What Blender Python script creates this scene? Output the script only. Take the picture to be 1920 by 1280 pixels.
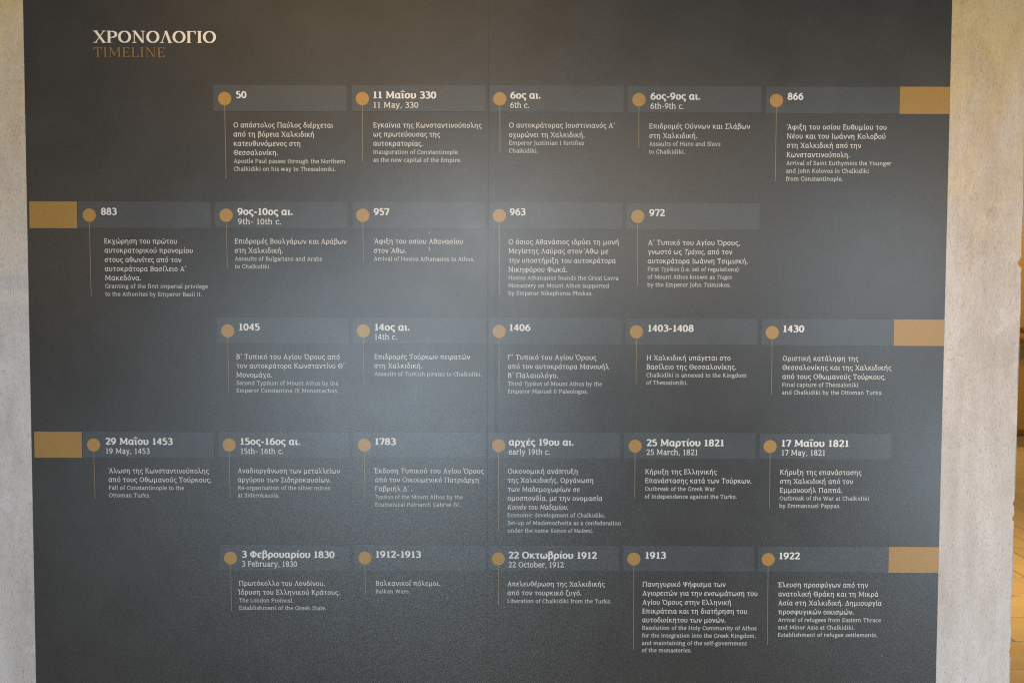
import bpy, math, random
from mathutils import Vector, Matrix
from mathutils.geometry import delaunay_2d_cdt

for o in list(bpy.data.objects):
    bpy.data.objects.remove(o, do_unlink=True)
scene = bpy.context.scene
COL = scene.collection
random.seed(7)

# ------------------------------------------------------------------ camera
F_PX, DIST, EYE = 1867.0, 2.57, 1.6
PITCH, ROLL, YAW = 0.04715537, 0.00367389, 0.00129112
CAM_R = Matrix.Rotation(YAW, 3, 'Z') @ Matrix.Rotation(math.pi / 2 - PITCH, 3, 'X') @ Matrix.Rotation(ROLL, 3, 'Z')
cam_data = bpy.data.cameras.new('camera')
cam = bpy.data.objects.new('camera', cam_data)
COL.objects.link(cam)
cam.matrix_world = Matrix.Translation((0, -DIST, EYE)) @ CAM_R.to_4x4()
cam_data.sensor_fit = 'HORIZONTAL'
cam_data.sensor_width = 36.0
cam_data.lens = 36.0 * F_PX / 1920.0
cam_data.clip_start = 0.05
cam_data.clip_end = 200
cam_data.dof.use_dof = True
cam_data.dof.focus_distance = 2.57
cam_data.dof.aperture_fstop = 5.6
scene.camera = cam

# ------------------------------------------------------------------ world and lamps
world = bpy.data.worlds.new("World")
scene.world = world
world.use_nodes = True
bg = world.node_tree.nodes['Background']
bg.inputs[0].default_value = (0.9, 0.95, 1.0, 1)
bg.inputs[1].default_value = 0.01
scene.view_settings.view_transform = 'Standard'
scene.view_settings.look = 'None'
scene.view_settings.exposure = 0
scene.view_settings.gamma = 1
scene.view_settings.use_curve_mapping = False
scene.render.engine = 'CYCLES'
scene.cycles.use_denoising = False
scene.cycles.sample_clamp_indirect = 1.0
scene.cycles.blur_glossy = 1.0
scene.cycles.use_adaptive_sampling = False
scene.cycles.filter_width = 1.2

def area_lamp(name, loc, target, sx, sy, color, power, spread=180):
    d = bpy.data.lights.new(name, 'AREA')
    d.shape = 'RECTANGLE'
    d.size, d.size_y = sx, sy
    d.color = color
    d.energy = power
    d.spread = math.radians(spread)
    o = bpy.data.objects.new(name, d)
    COL.objects.link(o)
    o.location = loc
    o.rotation_euler = (Vector(target) - Vector(loc)).to_track_quat('-Z', 'Y').to_euler()
    return o

#LAMPS_BEGIN
# fitted lights behind the photographer: daylight openings plus added warm fill; warm lamps overhead
LAMPS = [
    ('low_fill_light', (3, -3.4, 0.5), (1.2, 0, 0.4), 1.2, 0.8, (0.68, 0.85, 1.0), 3.0, 40),  # unseen low fill, added so cool light fades towards the top
    ('ceiling_lamp', (0.2, -1.5, 3.1), (1.3, 0, 1.2), 0.5, 0.3, (1.0, 0.753, 0.468), 3.1, 50),
    ('fitted_rear_light', (1.1, -7.00, 2.1), (1.1, 0, 2.1), 2, 0.8, (0.68, 0.85, 1.0), 26.1, 180),
    ('low_fill_light', (-2, -3.4, 0.5), (-1.2, 0, 0.4), 1.2, 0.8, (0.68, 0.85, 1.0), 0.6, 40),
    ('fitted_rear_light', (-1.4, -7.03, 3.7), (-1.4, 0, 3.7), 3, 0.8, (1.0, 0.62, 0.2), 21.1, 180),  # warm fill added to tint the sheen, not daylight
    ('fitted_rear_light', (-0.4, -7.06, 2.1), (-0.4, 0, 2.1), 1, 0.8, (0.859, 0.943, 1.0), 69.4, 180),
    ('fitted_rear_light', (-0.9, -7.09, 0.5), (-0.9, 0, 0.5), 2, 0.8, (0.68, 0.85, 1.0), 88.6, 180),
    ('fitted_rear_light', (-1.9, -7.12, 1.3), (-1.9, 0, 1.3), 2, 0.8, (0.68, 0.85, 1.0), 50.9, 180),
    ('fitted_rear_light', (1.1, -7.15, 2.5), (1.1, 0, 2.5), 2, 1.6, (1.0, 0.62, 0.2), 32.1, 180),
    ('fitted_rear_light', (3.6, -7.18, 1.7), (3.6, 0, 1.7), 1, 1.6, (0.68, 0.85, 1.0), 78.7, 180),
    ('fitted_rear_light', (-4.4, -7.21, 2.1), (-4.4, 0, 2.1), 1, 0.8, (1.0, 0.62, 0.2), 8.5, 180),
    ('fitted_rear_light', (4.6, -7.24, 2.5), (4.6, 0, 2.5), 1, 1.6, (1.0, 0.62, 0.2), 20.1, 180),
    ('ceiling_lamp', (-0.4, -0.8, 3.2), (-0.4, 0, 2.2), 1, 0.3, (1.0, 0.62, 0.2), 2.2, 60),
]
#LAMPS_END
for a in LAMPS:
    area_lamp(*a)
# lamps of the room beyond the wall
area_lamp('far_room_lamp', (4.0, 4.8, 3.6), (4.0, 4.8, 0), 2.2, 2.2, (1.0, 0.60, 0.22), 52)
area_lamp('far_room_wall_lamp', (5.4, 7.4, 3.3), (6.0, 8.9, 0.2), 0.8, 0.8, (1.0, 0.56, 0.14), 56)
area_lamp('far_room_spot', (2.8, 2.75, 3.4), (2.75, 2.75, 0), 0.4, 0.4, (1.0, 0.59, 0.16), 22, 75)

# ------------------------------------------------------------------ helpers
def at(px, py, y=0.0):
    """point of the plane Y=y that the photograph shows at pixel px, py (1920 x 1280)"""
    d = CAM_R @ Vector(((px - 960) / F_PX, -(py - 640) / F_PX, -1.0))
    t = (DIST + y) / d.y
    return Vector((d.x * t, y, EYE + d.z * t))

def mesh_obj(name, verts, faces, mat, parent=None, smooth=False):
    me = bpy.data.meshes.new(name)
    me.from_pydata([tuple(v) for v in verts], [], faces)
    me.materials.append(mat)
    me.update()
    if smooth:
        for p in me.polygons:
            p.use_smooth = True
    o = bpy.data.objects.new(name, me)
    COL.objects.link(o)
    if parent is not None:
        o.parent = parent
    return o

def empty(name, loc=(0, 0, 0)):
    o = bpy.data.objects.new(name, None)
    o.empty_display_size = 0.1
    COL.objects.link(o)
    o.location = loc
    return o

def box_vf(x0, x1, y0, y1, z0, z1):
    v = [(x0, y0, z0), (x1, y0, z0), (x1, y1, z0), (x0, y1, z0), (x0, y0, z1), (x1, y0, z1), (x1, y1, z1), (x0, y1, z1)]
    f = [(0, 3, 2, 1), (4, 5, 6, 7), (0, 1, 5, 4), (1, 2, 6, 5), (2, 3, 7, 6), (3, 0, 4, 7)]
    return v, f

def box(name, x0, x1, y0, y1, z0, z1, mat, parent=None):
    v, f = box_vf(x0, x1, y0, y1, z0, z1)
    return mesh_obj(name, v, f, mat, parent)

# ------------------------------------------------------------------ materials
def new_mat(name):
    m = bpy.data.materials.new(name)
    m.use_nodes = True
    nt = m.node_tree
    return m, nt, nt.nodes['Principled BSDF']

def N(nt, kind, **kw):
    n = nt.nodes.new(kind)
    for k, v in kw.items():
        if k in n.inputs:
            n.inputs[k].default_value = v
        else:
            setattr(n, k, v)
    return n

def obj_coords(nt, scale=(1, 1, 1)):
    tc = nt.nodes.new('ShaderNodeTexCoord')
    mp = nt.nodes.new('ShaderNodeMapping')
    mp.inputs['Scale'].default_value = scale
    nt.links.new(tc.outputs['Object'], mp.inputs['Vector'])
    return mp.outputs['Vector']

def ramp(nt, fac, stops):
    r = nt.nodes.new('ShaderNodeValToRGB')
    e = r.color_ramp.elements
    while len(e) < len(stops):
        e.new(0.5)
    for el, (p, c) in zip(e, stops):
        el.position = p
        el.color = tuple(c) + (1,) if len(c) == 3 else c
    nt.links.new(fac, r.inputs['Fac'])
    return r.outputs['Color']

def mixc(nt, a, b, fac, mode='MIX'):
    m = nt.nodes.new('ShaderNodeMix')
    m.data_type = 'RGBA'
    m.blend_type = mode
    for sock, v in ((m.inputs[6], a), (m.inputs[7], b), (m.inputs[0], fac)):
        if hasattr(v, 'type') and hasattr(v, 'is_linked'):
            nt.links.new(v, sock)
        elif isinstance(v, (int, float)):
            sock.default_value = v
        else:
            sock.default_value = tuple(v) + (1,)
    return m.outputs[2]

FILM_ROUGH = 0.30
def printed(name, color, vary=0.10, rough=FILM_ROUGH):
    """print on the matt film: colour with faint mottling, and the plaster telegraphing through as soft relief"""
    m, nt, b = new_mat(name)
    v = obj_coords(nt)
    n1 = N(nt, 'ShaderNodeTexNoise', Scale=7.0, Detail=5.0, Roughness=0.6)
    nt.links.new(v, n1.inputs['Vector'])
    lo = [c * (1 - vary) for c in color]
    hi = [c * (1 + vary) for c in color]
    c1 = ramp(nt, n1.outputs['Fac'], [(0.3, lo), (0.7, hi)])
    nt.links.new(c1, b.inputs['Base Color'])
    b.inputs['Roughness'].default_value = rough
    b.inputs['Specular IOR Level'].default_value = 0.5
    # wall grain under the film
    big = N(nt, 'ShaderNodeTexNoise', Scale=9.0, Detail=4.0, Roughness=0.55)
    fine = N(nt, 'ShaderNodeTexNoise', Scale=210.0, Detail=3.0, Roughness=0.6)
    nt.links.new(v, big.inputs['Vector'])
    nt.links.new(v, fine.inputs['Vector'])
    b1 = N(nt, 'ShaderNodeBump', Strength=0.018, Distance=0.02)
    b2 = N(nt, 'ShaderNodeBump', Strength=0.04, Distance=0.0012)
    nt.links.new(big.outputs['Fac'], b1.inputs['Height'])
    nt.links.new(fine.outputs['Fac'], b2.inputs['Height'])
    nt.links.new(b1.outputs['Normal'], b2.inputs['Normal'])
    nt.links.new(b2.outputs['Normal'], b.inputs['Normal'])
    # patchy sheen
    r = nt.nodes.new('ShaderNodeMapRange')
    r.inputs['To Min'].default_value = rough - 0.04
    r.inputs['To Max'].default_value = rough + 0.04
    nt.links.new(n1.outputs['Fac'], r.inputs['Value'])
    nt.links.new(r.outputs['Result'], b.inputs['Roughness'])
    return m

M_SLATE = printed('slate_film', (0.043, 0.0395, 0.0355))
M_BAR = printed('bar_print', (0.063, 0.067, 0.070))
M_ORANGE = printed('orange_print', (0.36, 0.195, 0.042), 0.04)
M_DOT = printed('dot_print', (0.42, 0.225, 0.05), 0.04)
M_RULE = printed('rule_print', (0.30, 0.215, 0.12), 0.05)
M_WHITE = printed('white_print', (0.83, 0.78, 0.74), 0.02)
M_PALE = printed('pale_print', (0.64, 0.64, 0.60), 0.03)
M_TITLE = printed('title_print', (0.86, 0.77, 0.65), 0.02)
M_SUBTITLE = printed('subtitle_print', (0.26, 0.145, 0.05), 0.03)
M_SCUFF = printed('scuff_print', (0.016, 0.018, 0.02), 0.1)
M_SCRATCH = printed('scratch_print', (0.6, 0.6, 0.6), 0.1)

def plaster(name):
    m, nt, b = new_mat(name)
    v = obj_coords(nt)
    vs = obj_coords(nt, (1.0, 1.0, 0.28))
    n1 = N(nt, 'ShaderNodeTexNoise', Scale=5.0, Detail=6.0, Roughness=0.62, Distortion=0.4)
    nt.links.new(vs, n1.inputs['Vector'])
    base = ramp(nt, n1.outputs['Fac'], [(0.28, (0.565, 0.51, 0.485)), (0.5, (0.65, 0.595, 0.575)), (0.74, (0.69, 0.645, 0.625))])
    # trowel streaks
    n2 = N(nt, 'ShaderNodeTexNoise', Scale=38.0, Detail=4.0, Roughness=0.65)
    nt.links.new(vs, n2.inputs['Vector'])
    st = ramp(nt, n2.outputs['Fac'], [(0.3, (0.90, 0.885, 0.86)), (0.7, (1.05, 1.05, 1.05))])
    base = mixc(nt, base, st, 1.0, 'MULTIPLY')
    # long soft bands left by the float
    vb = obj_coords(nt, (1.0, 1.0, 0.10))
    n6 = N(nt, 'ShaderNodeTexNoise', Scale=11.0, Detail=3.0, Roughness=0.5)
    nt.links.new(vb, n6.inputs['Vector'])
    bd = ramp(nt, n6.outputs['Fac'], [(0.35, (0.90, 0.885, 0.865)), (0.62, (1.03, 1.03, 1.03))])
    base = mixc(nt, base, bd, 1.0, 'MULTIPLY')
    # pale sanded patches
    n4 = N(nt, 'ShaderNodeTexNoise', Scale=2.3, Detail=6.0, Roughness=0.7, Distortion=1.2)
    nt.links.new(v, n4.inputs['Vector'])
    pt = ramp(nt, n4.outputs['Fac'], [(0.52, (0, 0, 0)), (0.60, (1, 1, 1))])
    base = mixc(nt, base, (0.69, 0.64, 0.62), pt, 'MIX')
    # ochre patches, with warm light on the upper wall painted in
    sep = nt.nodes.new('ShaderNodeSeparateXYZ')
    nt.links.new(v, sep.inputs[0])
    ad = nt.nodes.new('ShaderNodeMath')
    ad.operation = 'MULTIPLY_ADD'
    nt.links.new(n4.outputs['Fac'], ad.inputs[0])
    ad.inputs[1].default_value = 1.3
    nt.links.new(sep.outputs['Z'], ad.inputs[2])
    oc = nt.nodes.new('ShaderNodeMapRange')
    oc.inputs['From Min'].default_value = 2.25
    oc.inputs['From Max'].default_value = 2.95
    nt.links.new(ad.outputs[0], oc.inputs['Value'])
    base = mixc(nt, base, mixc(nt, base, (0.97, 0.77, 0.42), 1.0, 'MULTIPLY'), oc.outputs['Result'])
    # grain and sharp pores, denser in some patches
    n3 = N(nt, 'ShaderNodeTexNoise', Scale=260.0, Detail=3.0, Roughness=0.7)
    nt.links.new(vs, n3.inputs['Vector'])
    g = ramp(nt, n3.outputs['Fac'], [(0.34, (0.72, 0.70, 0.67)), (0.47, (1, 1, 1)), (0.8, (1.06, 1.06, 1.06))])
    base = mixc(nt, base, g, 0.75, 'MULTIPLY')
    vo = N(nt, 'ShaderNodeTexNoise', Scale=330.0, Detail=4.0, Roughness=0.75, Distortion=0.6)
    vs2 = obj_coords(nt, (1.0, 1.0, 0.55))
    nt.links.new(vs2, vo.inputs['Vector'])
    pore = ramp(nt, vo.outputs['Fac'], [(0.34, (0.40, 0.36, 0.32)), (0.43, (1, 1, 1))])
    n5 = N(nt, 'ShaderNodeTexNoise', Scale=6.0, Detail=4.0, Roughness=0.6)
    nt.links.new(v, n5.inputs['Vector'])
    pm = ramp(nt, n5.outputs['Fac'], [(0.40, (0.25, 0.25, 0.25)), (0.60, (1, 1, 1))])
    base = mixc(nt, base, pore, pm, 'MULTIPLY')
    nt.links.new(base, b.inputs['Base Color'])
    b.inputs['Roughness'].default_value = 0.85
    b.inputs['Specular IOR Level'].default_value = 0.25
    b1 = N(nt, 'ShaderNodeBump', Strength=0.35, Distance=0.002)
    b2 = N(nt, 'ShaderNodeBump', Strength=0.4, Distance=0.01)
    nt.links.new(n3.outputs['Fac'], b1.inputs['Height'])
    nt.links.new(n2.outputs['Fac'], b2.inputs['Height'])
    nt.links.new(b2.outputs['Normal'], b1.inputs['Normal'])
    nt.links.new(b1.outputs['Normal'], b.inputs['Normal'])
    return m
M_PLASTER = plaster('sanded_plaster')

def simple(name, color, rough, vary=0.12, scale=8.0, bump=0.1):
    m, nt, b = new_mat(name)
    v = obj_coords(nt)
    n1 = N(nt, 'ShaderNodeTexNoise', Scale=scale, Detail=6.0, Roughness=0.6)
    nt.links.new(v, n1.inputs['Vector'])
    c = ramp(nt, n1.outputs['Fac'], [(0.3, [x * (1 - vary) for x in color]), (0.7, [x * (1 + vary) for x in color])])
    nt.links.new(c, b.inputs['Base Color'])
    b.inputs['Roughness'].default_value = rough
    bp = N(nt, 'ShaderNodeBump', Strength=bump, Distance=0.003)
    nt.links.new(n1.outputs['Fac'], bp.inputs['Height'])
    nt.links.new(bp.outputs['Normal'], b.inputs['Normal'])
    return m
M_TILE = simple('stone_tile', (0.56, 0.50, 0.40), 0.45, 0.10, 5.0, 0.05)
M_NEAR = simple('polished_stone', (0.56, 0.56, 0.56), 0.24, 0.08, 3.0, 0.0)
M_TILE2 = simple('stone_tile_darker', (0.51, 0.45, 0.35), 0.45, 0.10, 5.0, 0.05)
M_GROUT = simple('grout', (0.22, 0.18, 0.13), 0.9)
M_FARWALL = simple('far_wall_plaster', (0.42, 0.27, 0.09), 0.8, 0.06, 1.5, 0.2)
M_WOOD = simple('brown_wood', (0.20, 0.105, 0.04), 0.4, 0.25, 30.0, 0.1)

# ------------------------------------------------------------------ the lettering
# every glyph is drawn with pen strokes in units of 1/1000 em (cap height 700, x-height 530)
#  L polyline, C smooth line, O ellipse, P filled polygon, D dot, s serif (x y left right); a leading t makes a thin stroke
G = {}
def glyph(ch, adv, src): G[ch] = (adv, src)
ARCH = 'C 130 370 200 470 310 500 400 480 445 420 452 350'
glyph('A', 650, 'tL 105 30 325 690;L 315 700 545 0;tL 185 235 470 235;s 105 0 85 85;s 545 0 90 90')
glyph('Λ', 650, 'tL 105 30 325 690;L 315 700 545 0;s 105 0 85 85;s 545 0 90 90')
glyph('Δ', 650, 'tL 80 30 325 690;L 315 700 560 20;tL 60 30 600 30')
glyph('B', 590, 'L 150 0 150 700;tL 150 670 300 670;C 290 670 400 645 445 580 450 500 400 410 290 368;tL 150 368 300 368;C 280 368 420 345 490 270 490 160 420 60 290 31;tL 150 31 300 31;s 135 0 75 20;s 135 700 75 20')
glyph('Γ', 550, 'L 150 0 150 700;tL 150 668 500 668;P 505 700 520 500 495 500 420 640 420 700;s 150 0 90 90;s 150 700 90 0')
glyph('E', 570, 'L 150 0 150 700;tL 150 668 480 668;tL 150 31 500 31;tL 150 362 390 362;P 490 700 505 530 480 530 420 640 420 700;P 510 0 535 180 508 180 440 60 440 0;tL 390 280 390 440;s 150 0 85 0;s 150 700 85 0')
glyph('F', 540, 'L 150 0 150 700;tL 150 668 480 668;tL 150 350 390 350;P 490 700 505 530 480 530 420 640 420 700;tL 390 270 390 430;s 150 0 85 90;s 150 700 85 0')
glyph('G', 690, 'C 580 560 500 650 380 672 210 610 120 450 118 270 200 95 360 30 500 50 590 110;L 590 60 590 300;tL 582 520 582 690;s 590 320 110 60')
glyph('C', 610, 'C 540 560 470 650 360 672 205 610 115 460 115 280 190 100 350 30 470 50 560 140;tL 545 510 545 690')
glyph('H', 760, 'L 150 0 150 700;L 610 0 610 700;tL 150 362 610 362;s 150 0 85 85;s 150 700 85 85;s 610 0 85 85;s 610 700 85 85')
glyph('I', 320, 'L 160 0 160 700;s 160 0 90 90;s 160 700 90 90')
glyph('J', 350, 'L 200 700 200 100;C 200 110 185 -30 110 -110 10 -150;s 200 700 100 70')
glyph('K', 670, 'L 150 0 150 700;tL 170 330 500 680;L 270 420 560 20;s 150 0 85 85;s 150 700 85 85;s 510 700 75 75;s 580 0 60 80')
glyph('L', 550, 'L 150 0 150 700;tL 150 31 480 31;P 500 0 525 190 498 190 430 60 430 0;s 150 0 85 0;s 150 700 85 90')
glyph('M', 870, 'tL 140 0 165 690;L 160 700 430 110;tL 425 110 700 700;L 705 700 725 0;s 140 0 80 80;s 725 0 85 85;s 160 700 80 0;s 705 700 0 80')
glyph('N', 760, 'tL 150 0 150 700;L 150 700 610 10;tL 610 0 610 700;s 150 0 80 80;s 150 700 85 0;s 610 700 80 80')
glyph('O', 730, 'O 365 350 275 322')
glyph('Π', 760, 'L 150 0 150 700;L 605 0 605 700;tL 65 668 690 668;s 150 0 85 85;s 605 0 85 85')
glyph('P', 600, 'L 150 0 150 700;tL 150 668 310 668;C 300 668 430 630 500 560 505 440 430 350 300 308;tL 150 308 310 308;s 150 0 85 90;s 150 700 85 0')
glyph('R', 640, 'L 150 0 150 700;tL 150 668 310 668;C 300 668 430 635 480 570 480 460 420 375 300 335;tL 150 335 310 335;L 310 335 540 20;s 150 0 85 85;s 150 700 85 0;s 565 0 60 65')
glyph('S', 530, 'C 425 570 370 650 270 672 150 630 112 530 170 435 280 370 395 300 432 190 370 70 250 29 140 60 90 150;tL 435 530 435 680;tL 85 30 85 190')
glyph('Σ', 600, 'L 120 660 350 370;tL 350 375 90 40;tL 80 668 510 668;tL 70 31 530 31;P 515 700 525 520 500 520 440 640 440 700;P 535 0 555 190 525 190 450 60 450 0')
glyph('T', 620, 'L 310 0 310 700;tL 55 668 565 668;P 50 700 40 510 68 510 130 640 130 700;P 570 700 580 510 552 510 490 640 490 700;s 310 0 95 95')
glyph('V', 640, 'L 85 700 325 0;tL 565 680 315 10;s 85 700 80 90;s 565 700 75 75')
glyph('W', 900, 'L 85 700 270 0;tL 440 680 265 10;L 430 700 640 0;tL 820 680 635 10;s 85 700 80 90;s 435 700 80 80;s 820 700 75 75')
glyph('X', 680, 'L 110 700 570 0;tL 560 690 110 10;s 115 700 90 90;s 560 700 80 80;s 110 0 80 80;s 570 0 90 90')
glyph('Y', 620, 'L 85 700 315 320;tL 550 690 315 330;L 312 350 312 0;s 85 700 75 85;s 550 700 75 75;s 312 0 90 90')
glyph('Φ', 740, 'L 370 0 370 700;O 370 350 265 215;s 370 0 95 95;s 370 700 95 95')
glyph('Ψ', 760, 'L 380 0 380 700;C 90 680 150 600 160 400 240 270 380 235 520 270 600 400 610 600 670 680;s 380 0 95 95;s 380 700 95 95')
glyph('Θ', 730, 'O 365 350 275 322;tL 255 350 475 350;tL 255 285 255 415;tL 475 285 475 415')
glyph('a', 520, 'C 110 420 165 480 260 500 350 470 380 380 380 290;L 380 300 380 110;C 380 120 395 45 440 28 490 40;C 380 300 250 295 130 240 105 140 165 45 260 32 340 70 380 120')
glyph('b', 575, 'L 130 760 130 30;C 130 390 200 480 300 500 430 440 480 270 430 95 300 30 200 45 130 90;s 130 760 80 0')
glyph('c', 470, 'C 405 420 360 490 270 502 145 440 92 270 145 90 275 29 360 45 420 105;tL 408 390 408 510')
glyph('d', 590, 'L 440 760 440 40;C 440 430 370 495 270 500 145 430 92 260 140 90 250 29 360 60 440 150;s 440 760 80 0;s 440 0 0 85')
glyph('e', 500, 'tL 100 270 410 270;C 412 270 405 410 340 490 260 502 140 440 90 270 140 90 270 29 370 50 430 110')
glyph('f', 340, 'C 370 715 310 738 225 710 172 620 165 500;L 165 540 165 0;tL 55 500 310 500;s 165 0 75 100')
glyph('g', 520, 'O 245 345 145 156;tL 330 490 480 500;C 180 200 115 140 165 75 300 50 420 15 440 -75 380 -160 240 -188 100 -155 80 -70 150 10')
glyph('h', 610, 'L 130 760 130 0;' + ARCH + ';L 452 370 452 0;s 130 760 80 0;s 130 0 75 75;s 452 0 75 75')
glyph('i', 300, 'L 150 530 150 0;s 150 0 80 80;s 150 530 80 0;D 145 690 58')
glyph('k', 570, 'L 130 760 130 0;tL 150 230 410 500;L 240 320 460 20;s 130 760 80 0;s 130 0 75 75;s 410 530 75 70;s 475 0 55 75')
glyph('l', 295, 'L 145 760 145 0;s 145 0 80 80;s 145 760 80 0')
glyph('m', 900, 'L 130 530 130 0;' + ARCH.replace('445 420 452 350', '430 420 440 350') + ';L 440 370 440 0;C 440 370 510 470 610 500 700 480 740 420 750 350;L 750 370 750 0;s 130 530 80 0;s 130 0 75 75;s 440 0 75 75;s 750 0 75 75')
glyph('n', 610, 'L 130 530 130 0;' + ARCH + ';L 452 370 452 0;s 130 530 80 0;s 130 0 75 75;s 452 0 75 75')
glyph('o', 550, 'O 275 265 183 236')
glyph('p', 580, 'L 130 530 130 -200;C 130 390 200 480 300 500 430 440 480 270 430 95 300 30 200 45 130 90;s 130 530 80 0;s 130 -200 75 85')
glyph('r', 420, 'L 130 530 130 0;C 130 360 190 460 280 500 370 480;tL 372 375 372 510;s 130 530 80 0;s 130 0 75 100')
glyph('s', 440, 'C 350 430 300 490 220 502 130 470 105 390 160 320 250 275 340 220 355 130 300 50 200 29 110 60 80 120;tL 352 390 352 510;tL 78 30 78 150')
glyph('t', 350, 'L 150 660 150 140;C 150 150 165 55 230 29 330 60;tL 45 500 310 500')
glyph('u', 610, 'L 130 530 130 180;C 130 190 150 60 250 29 370 70 455 170;L 455 530 455 0;s 130 530 80 0;s 455 530 80 0;s 455 0 0 80')
glyph('v', 540, 'L 80 530 270 0;tL 450 510 265 10;s 80 530 70 80;s 450 530 70 65')
glyph('w', 790, 'L 80 530 230 0;tL 390 510 228 10;L 380 530 545 0;tL 700 510 540 10;s 80 530 70 80;s 380 530 60 60;s 700 530 70 65')
glyph('x', 540, 'L 90 530 440 0;tL 430 510 90 10;s 90 530 70 75;s 430 530 65 65;s 90 0 65 65;s 440 0 70 75')
glyph('y', 540, 'L 80 530 275 10;tL 455 510 270 20;C 275 30 220 -110 140 -180 60 -175;s 80 530 70 80;s 455 530 70 65')
glyph('z', 470, 'L 380 480 90 40;tL 80 500 400 500;tL 80 31 400 31;tL 82 400 82 510;tL 402 20 402 140')
glyph('α', 590, 'C 435 420 360 495 260 500 140 430 92 260 140 90 245 29 350 65 435 170;L 437 530 437 110;C 437 120 450 40 495 28 550 45')
glyph('β', 570, 'L 130 -200 130 560;C 130 550 155 680 265 735 385 700 410 590 350 480 250 430;C 250 430 400 420 480 330 482 190 400 60 275 29 130 80')
glyph('γ', 520, 'C 50 490 120 500 180 400 270 20;tL 455 510 270 30;L 262 50 255 -200;s 450 530 50 50')
glyph('δ', 550, 'O 275 245 183 216;C 430 690 330 740 225 715 185 640 240 540 360 440')
glyph('ε', 470, 'C 395 430 320 500 215 498 125 440 130 340 230 283;tL 220 283 330 283;C 240 283 110 240 92 130 165 40 275 29 415 85;tL 398 400 398 510')
glyph('ζ', 440, 'tL 110 725 400 725;C 395 715 200 560 100 340 120 130 240 50 360 10 375 -90 290 -180')
glyph('η', 610, 'L 130 530 130 0;' + ARCH + ';L 452 370 452 -200;s 130 530 80 0')
glyph('θ', 540, 'O 270 365 172 338;tL 110 365 430 365')
glyph('ι', 310, 'L 145 530 145 110;C 145 120 158 45 210 28 280 50;s 145 530 80 0')
glyph('κ', 570, 'L 130 530 130 0;tL 150 230 410 500;L 230 300 460 20;s 130 530 80 0;s 400 530 60 75;s 480 0 55 75')
glyph('λ', 570, 'C 50 725 120 735 175 650 300 320 420 60;C 410 90 440 40 480 28 540 45;tL 285 400 95 10')
glyph('μ', 640, 'L 130 530 130 -200;C 130 160 170 50 270 29 390 70 460 170;L 460 530 460 110;C 460 120 475 40 520 28 580 45')
glyph('ν', 530, 'L 85 530 265 0;C 260 10 350 150 430 330 420 520;s 85 530 70 60')
glyph('ξ', 470, 'C 400 735 240 720 120 730 140 560 250 440;tL 240 425 370 425;C 270 425 110 370 92 200 200 60 350 20 385 -80 300 -180')
glyph('π', 640, 'L 180 500 160 0;L 440 500 440 110;C 440 120 455 40 500 28 560 45;tL 40 498 580 498;tL 45 420 60 505')
glyph('ρ', 570, 'O 300 265 180 236;L 122 270 115 -200')
glyph('σ', 590, 'O 265 255 175 226;tL 265 498 550 498')
glyph('ς', 470, 'C 400 420 340 495 230 498 120 410 92 250 160 110 290 60 380 0 375 -100 290 -180')
glyph('τ', 500, 'tL 40 498 460 498;L 245 500 245 120;C 245 130 260 45 310 28 390 50;tL 45 420 60 505')
glyph('υ', 570, 'L 125 530 125 230;C 125 240 150 70 260 29 400 80 460 230 445 390 395 520;s 125 530 75 0')
glyph('φ', 680, 'C 230 500 120 420 92 250 160 80 340 29 520 80 588 250 560 430 460 500 370 460 345 340;L 342 380 340 -200')
glyph('χ', 570, 'L 95 510 455 -190;tL 455 520 105 -190;s 105 530 70 0')
glyph('ψ', 720, 'L 130 530 130 230;C 130 240 170 70 350 29 520 70 610 250 590 400 540 520;L 355 640 355 -200;s 130 530 75 0')
glyph('ω', 760, 'C 210 510 110 410 92 230 160 50 270 35 350 110 372 300;C 372 300 390 110 470 35 590 60 660 230 640 410 550 510')
glyph('0', 560, 'O 280 345 185 315')
glyph('1', 470, 'L 250 0 250 690;P 250 700 250 640 90 590 90 630;s 250 0 130 130')
glyph('2', 530, 'C 95 560 150 645 260 672 390 620 410 490 310 300 100 45;tL 80 35 460 35;tL 462 10 468 150;tL 92 560 92 640')
glyph('3', 520, 'C 95 620 170 665 270 672 385 620 400 500 330 400 210 362;C 210 362 370 350 440 240 400 90 270 29 150 40 70 90')
glyph('4', 540, 'L 360 0 360 690;tL 345 690 60 220;tL 50 210 500 210')
glyph('5', 530, 'tL 140 665 430 665;L 150 690 140 380;C 140 380 270 425 400 360 440 220 370 70 230 29 80 80')
glyph('6', 560, 'O 290 230 180 202;C 430 665 280 610 150 460 110 240')
glyph('7', 510, 'tL 60 665 460 665;L 455 665 215 0;tL 65 560 65 690')
glyph('8', 560, 'O 280 515 148 157;O 280 192 182 165')
glyph('9', 560, 'O 270 460 180 206;C 450 450 410 230 290 90 130 25')
glyph('.', 250, 'D 120 50 70')
glyph(',', 250, 'P 60 90 190 110 170 0 90 -130 50 -110 100 0')
glyph('-', 370, 'L2 50 270 320 270')
glyph('(', 330, 'C 290 770 150 600 110 300 150 20 290 -150')
glyph(')', 330, 'C 40 770 180 600 220 300 180 20 40 -150')
glyph('΄', 250, 'P 150 770 240 770 140 560 80 560')
glyph(' ', 285, '')
for a, b in (('Α', 'A'), ('Β', 'B'), ('Ε', 'E'), ('Η', 'H'), ('Ι', 'I'), ('Κ', 'K'), ('Μ', 'M'), ('Ν', 'N'), ('Ο', 'O'), ('Ρ', 'P'), ('Τ', 'T'), ('Χ', 'X'), ('ο', 'o')):
    G[a] = G[b]
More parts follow.
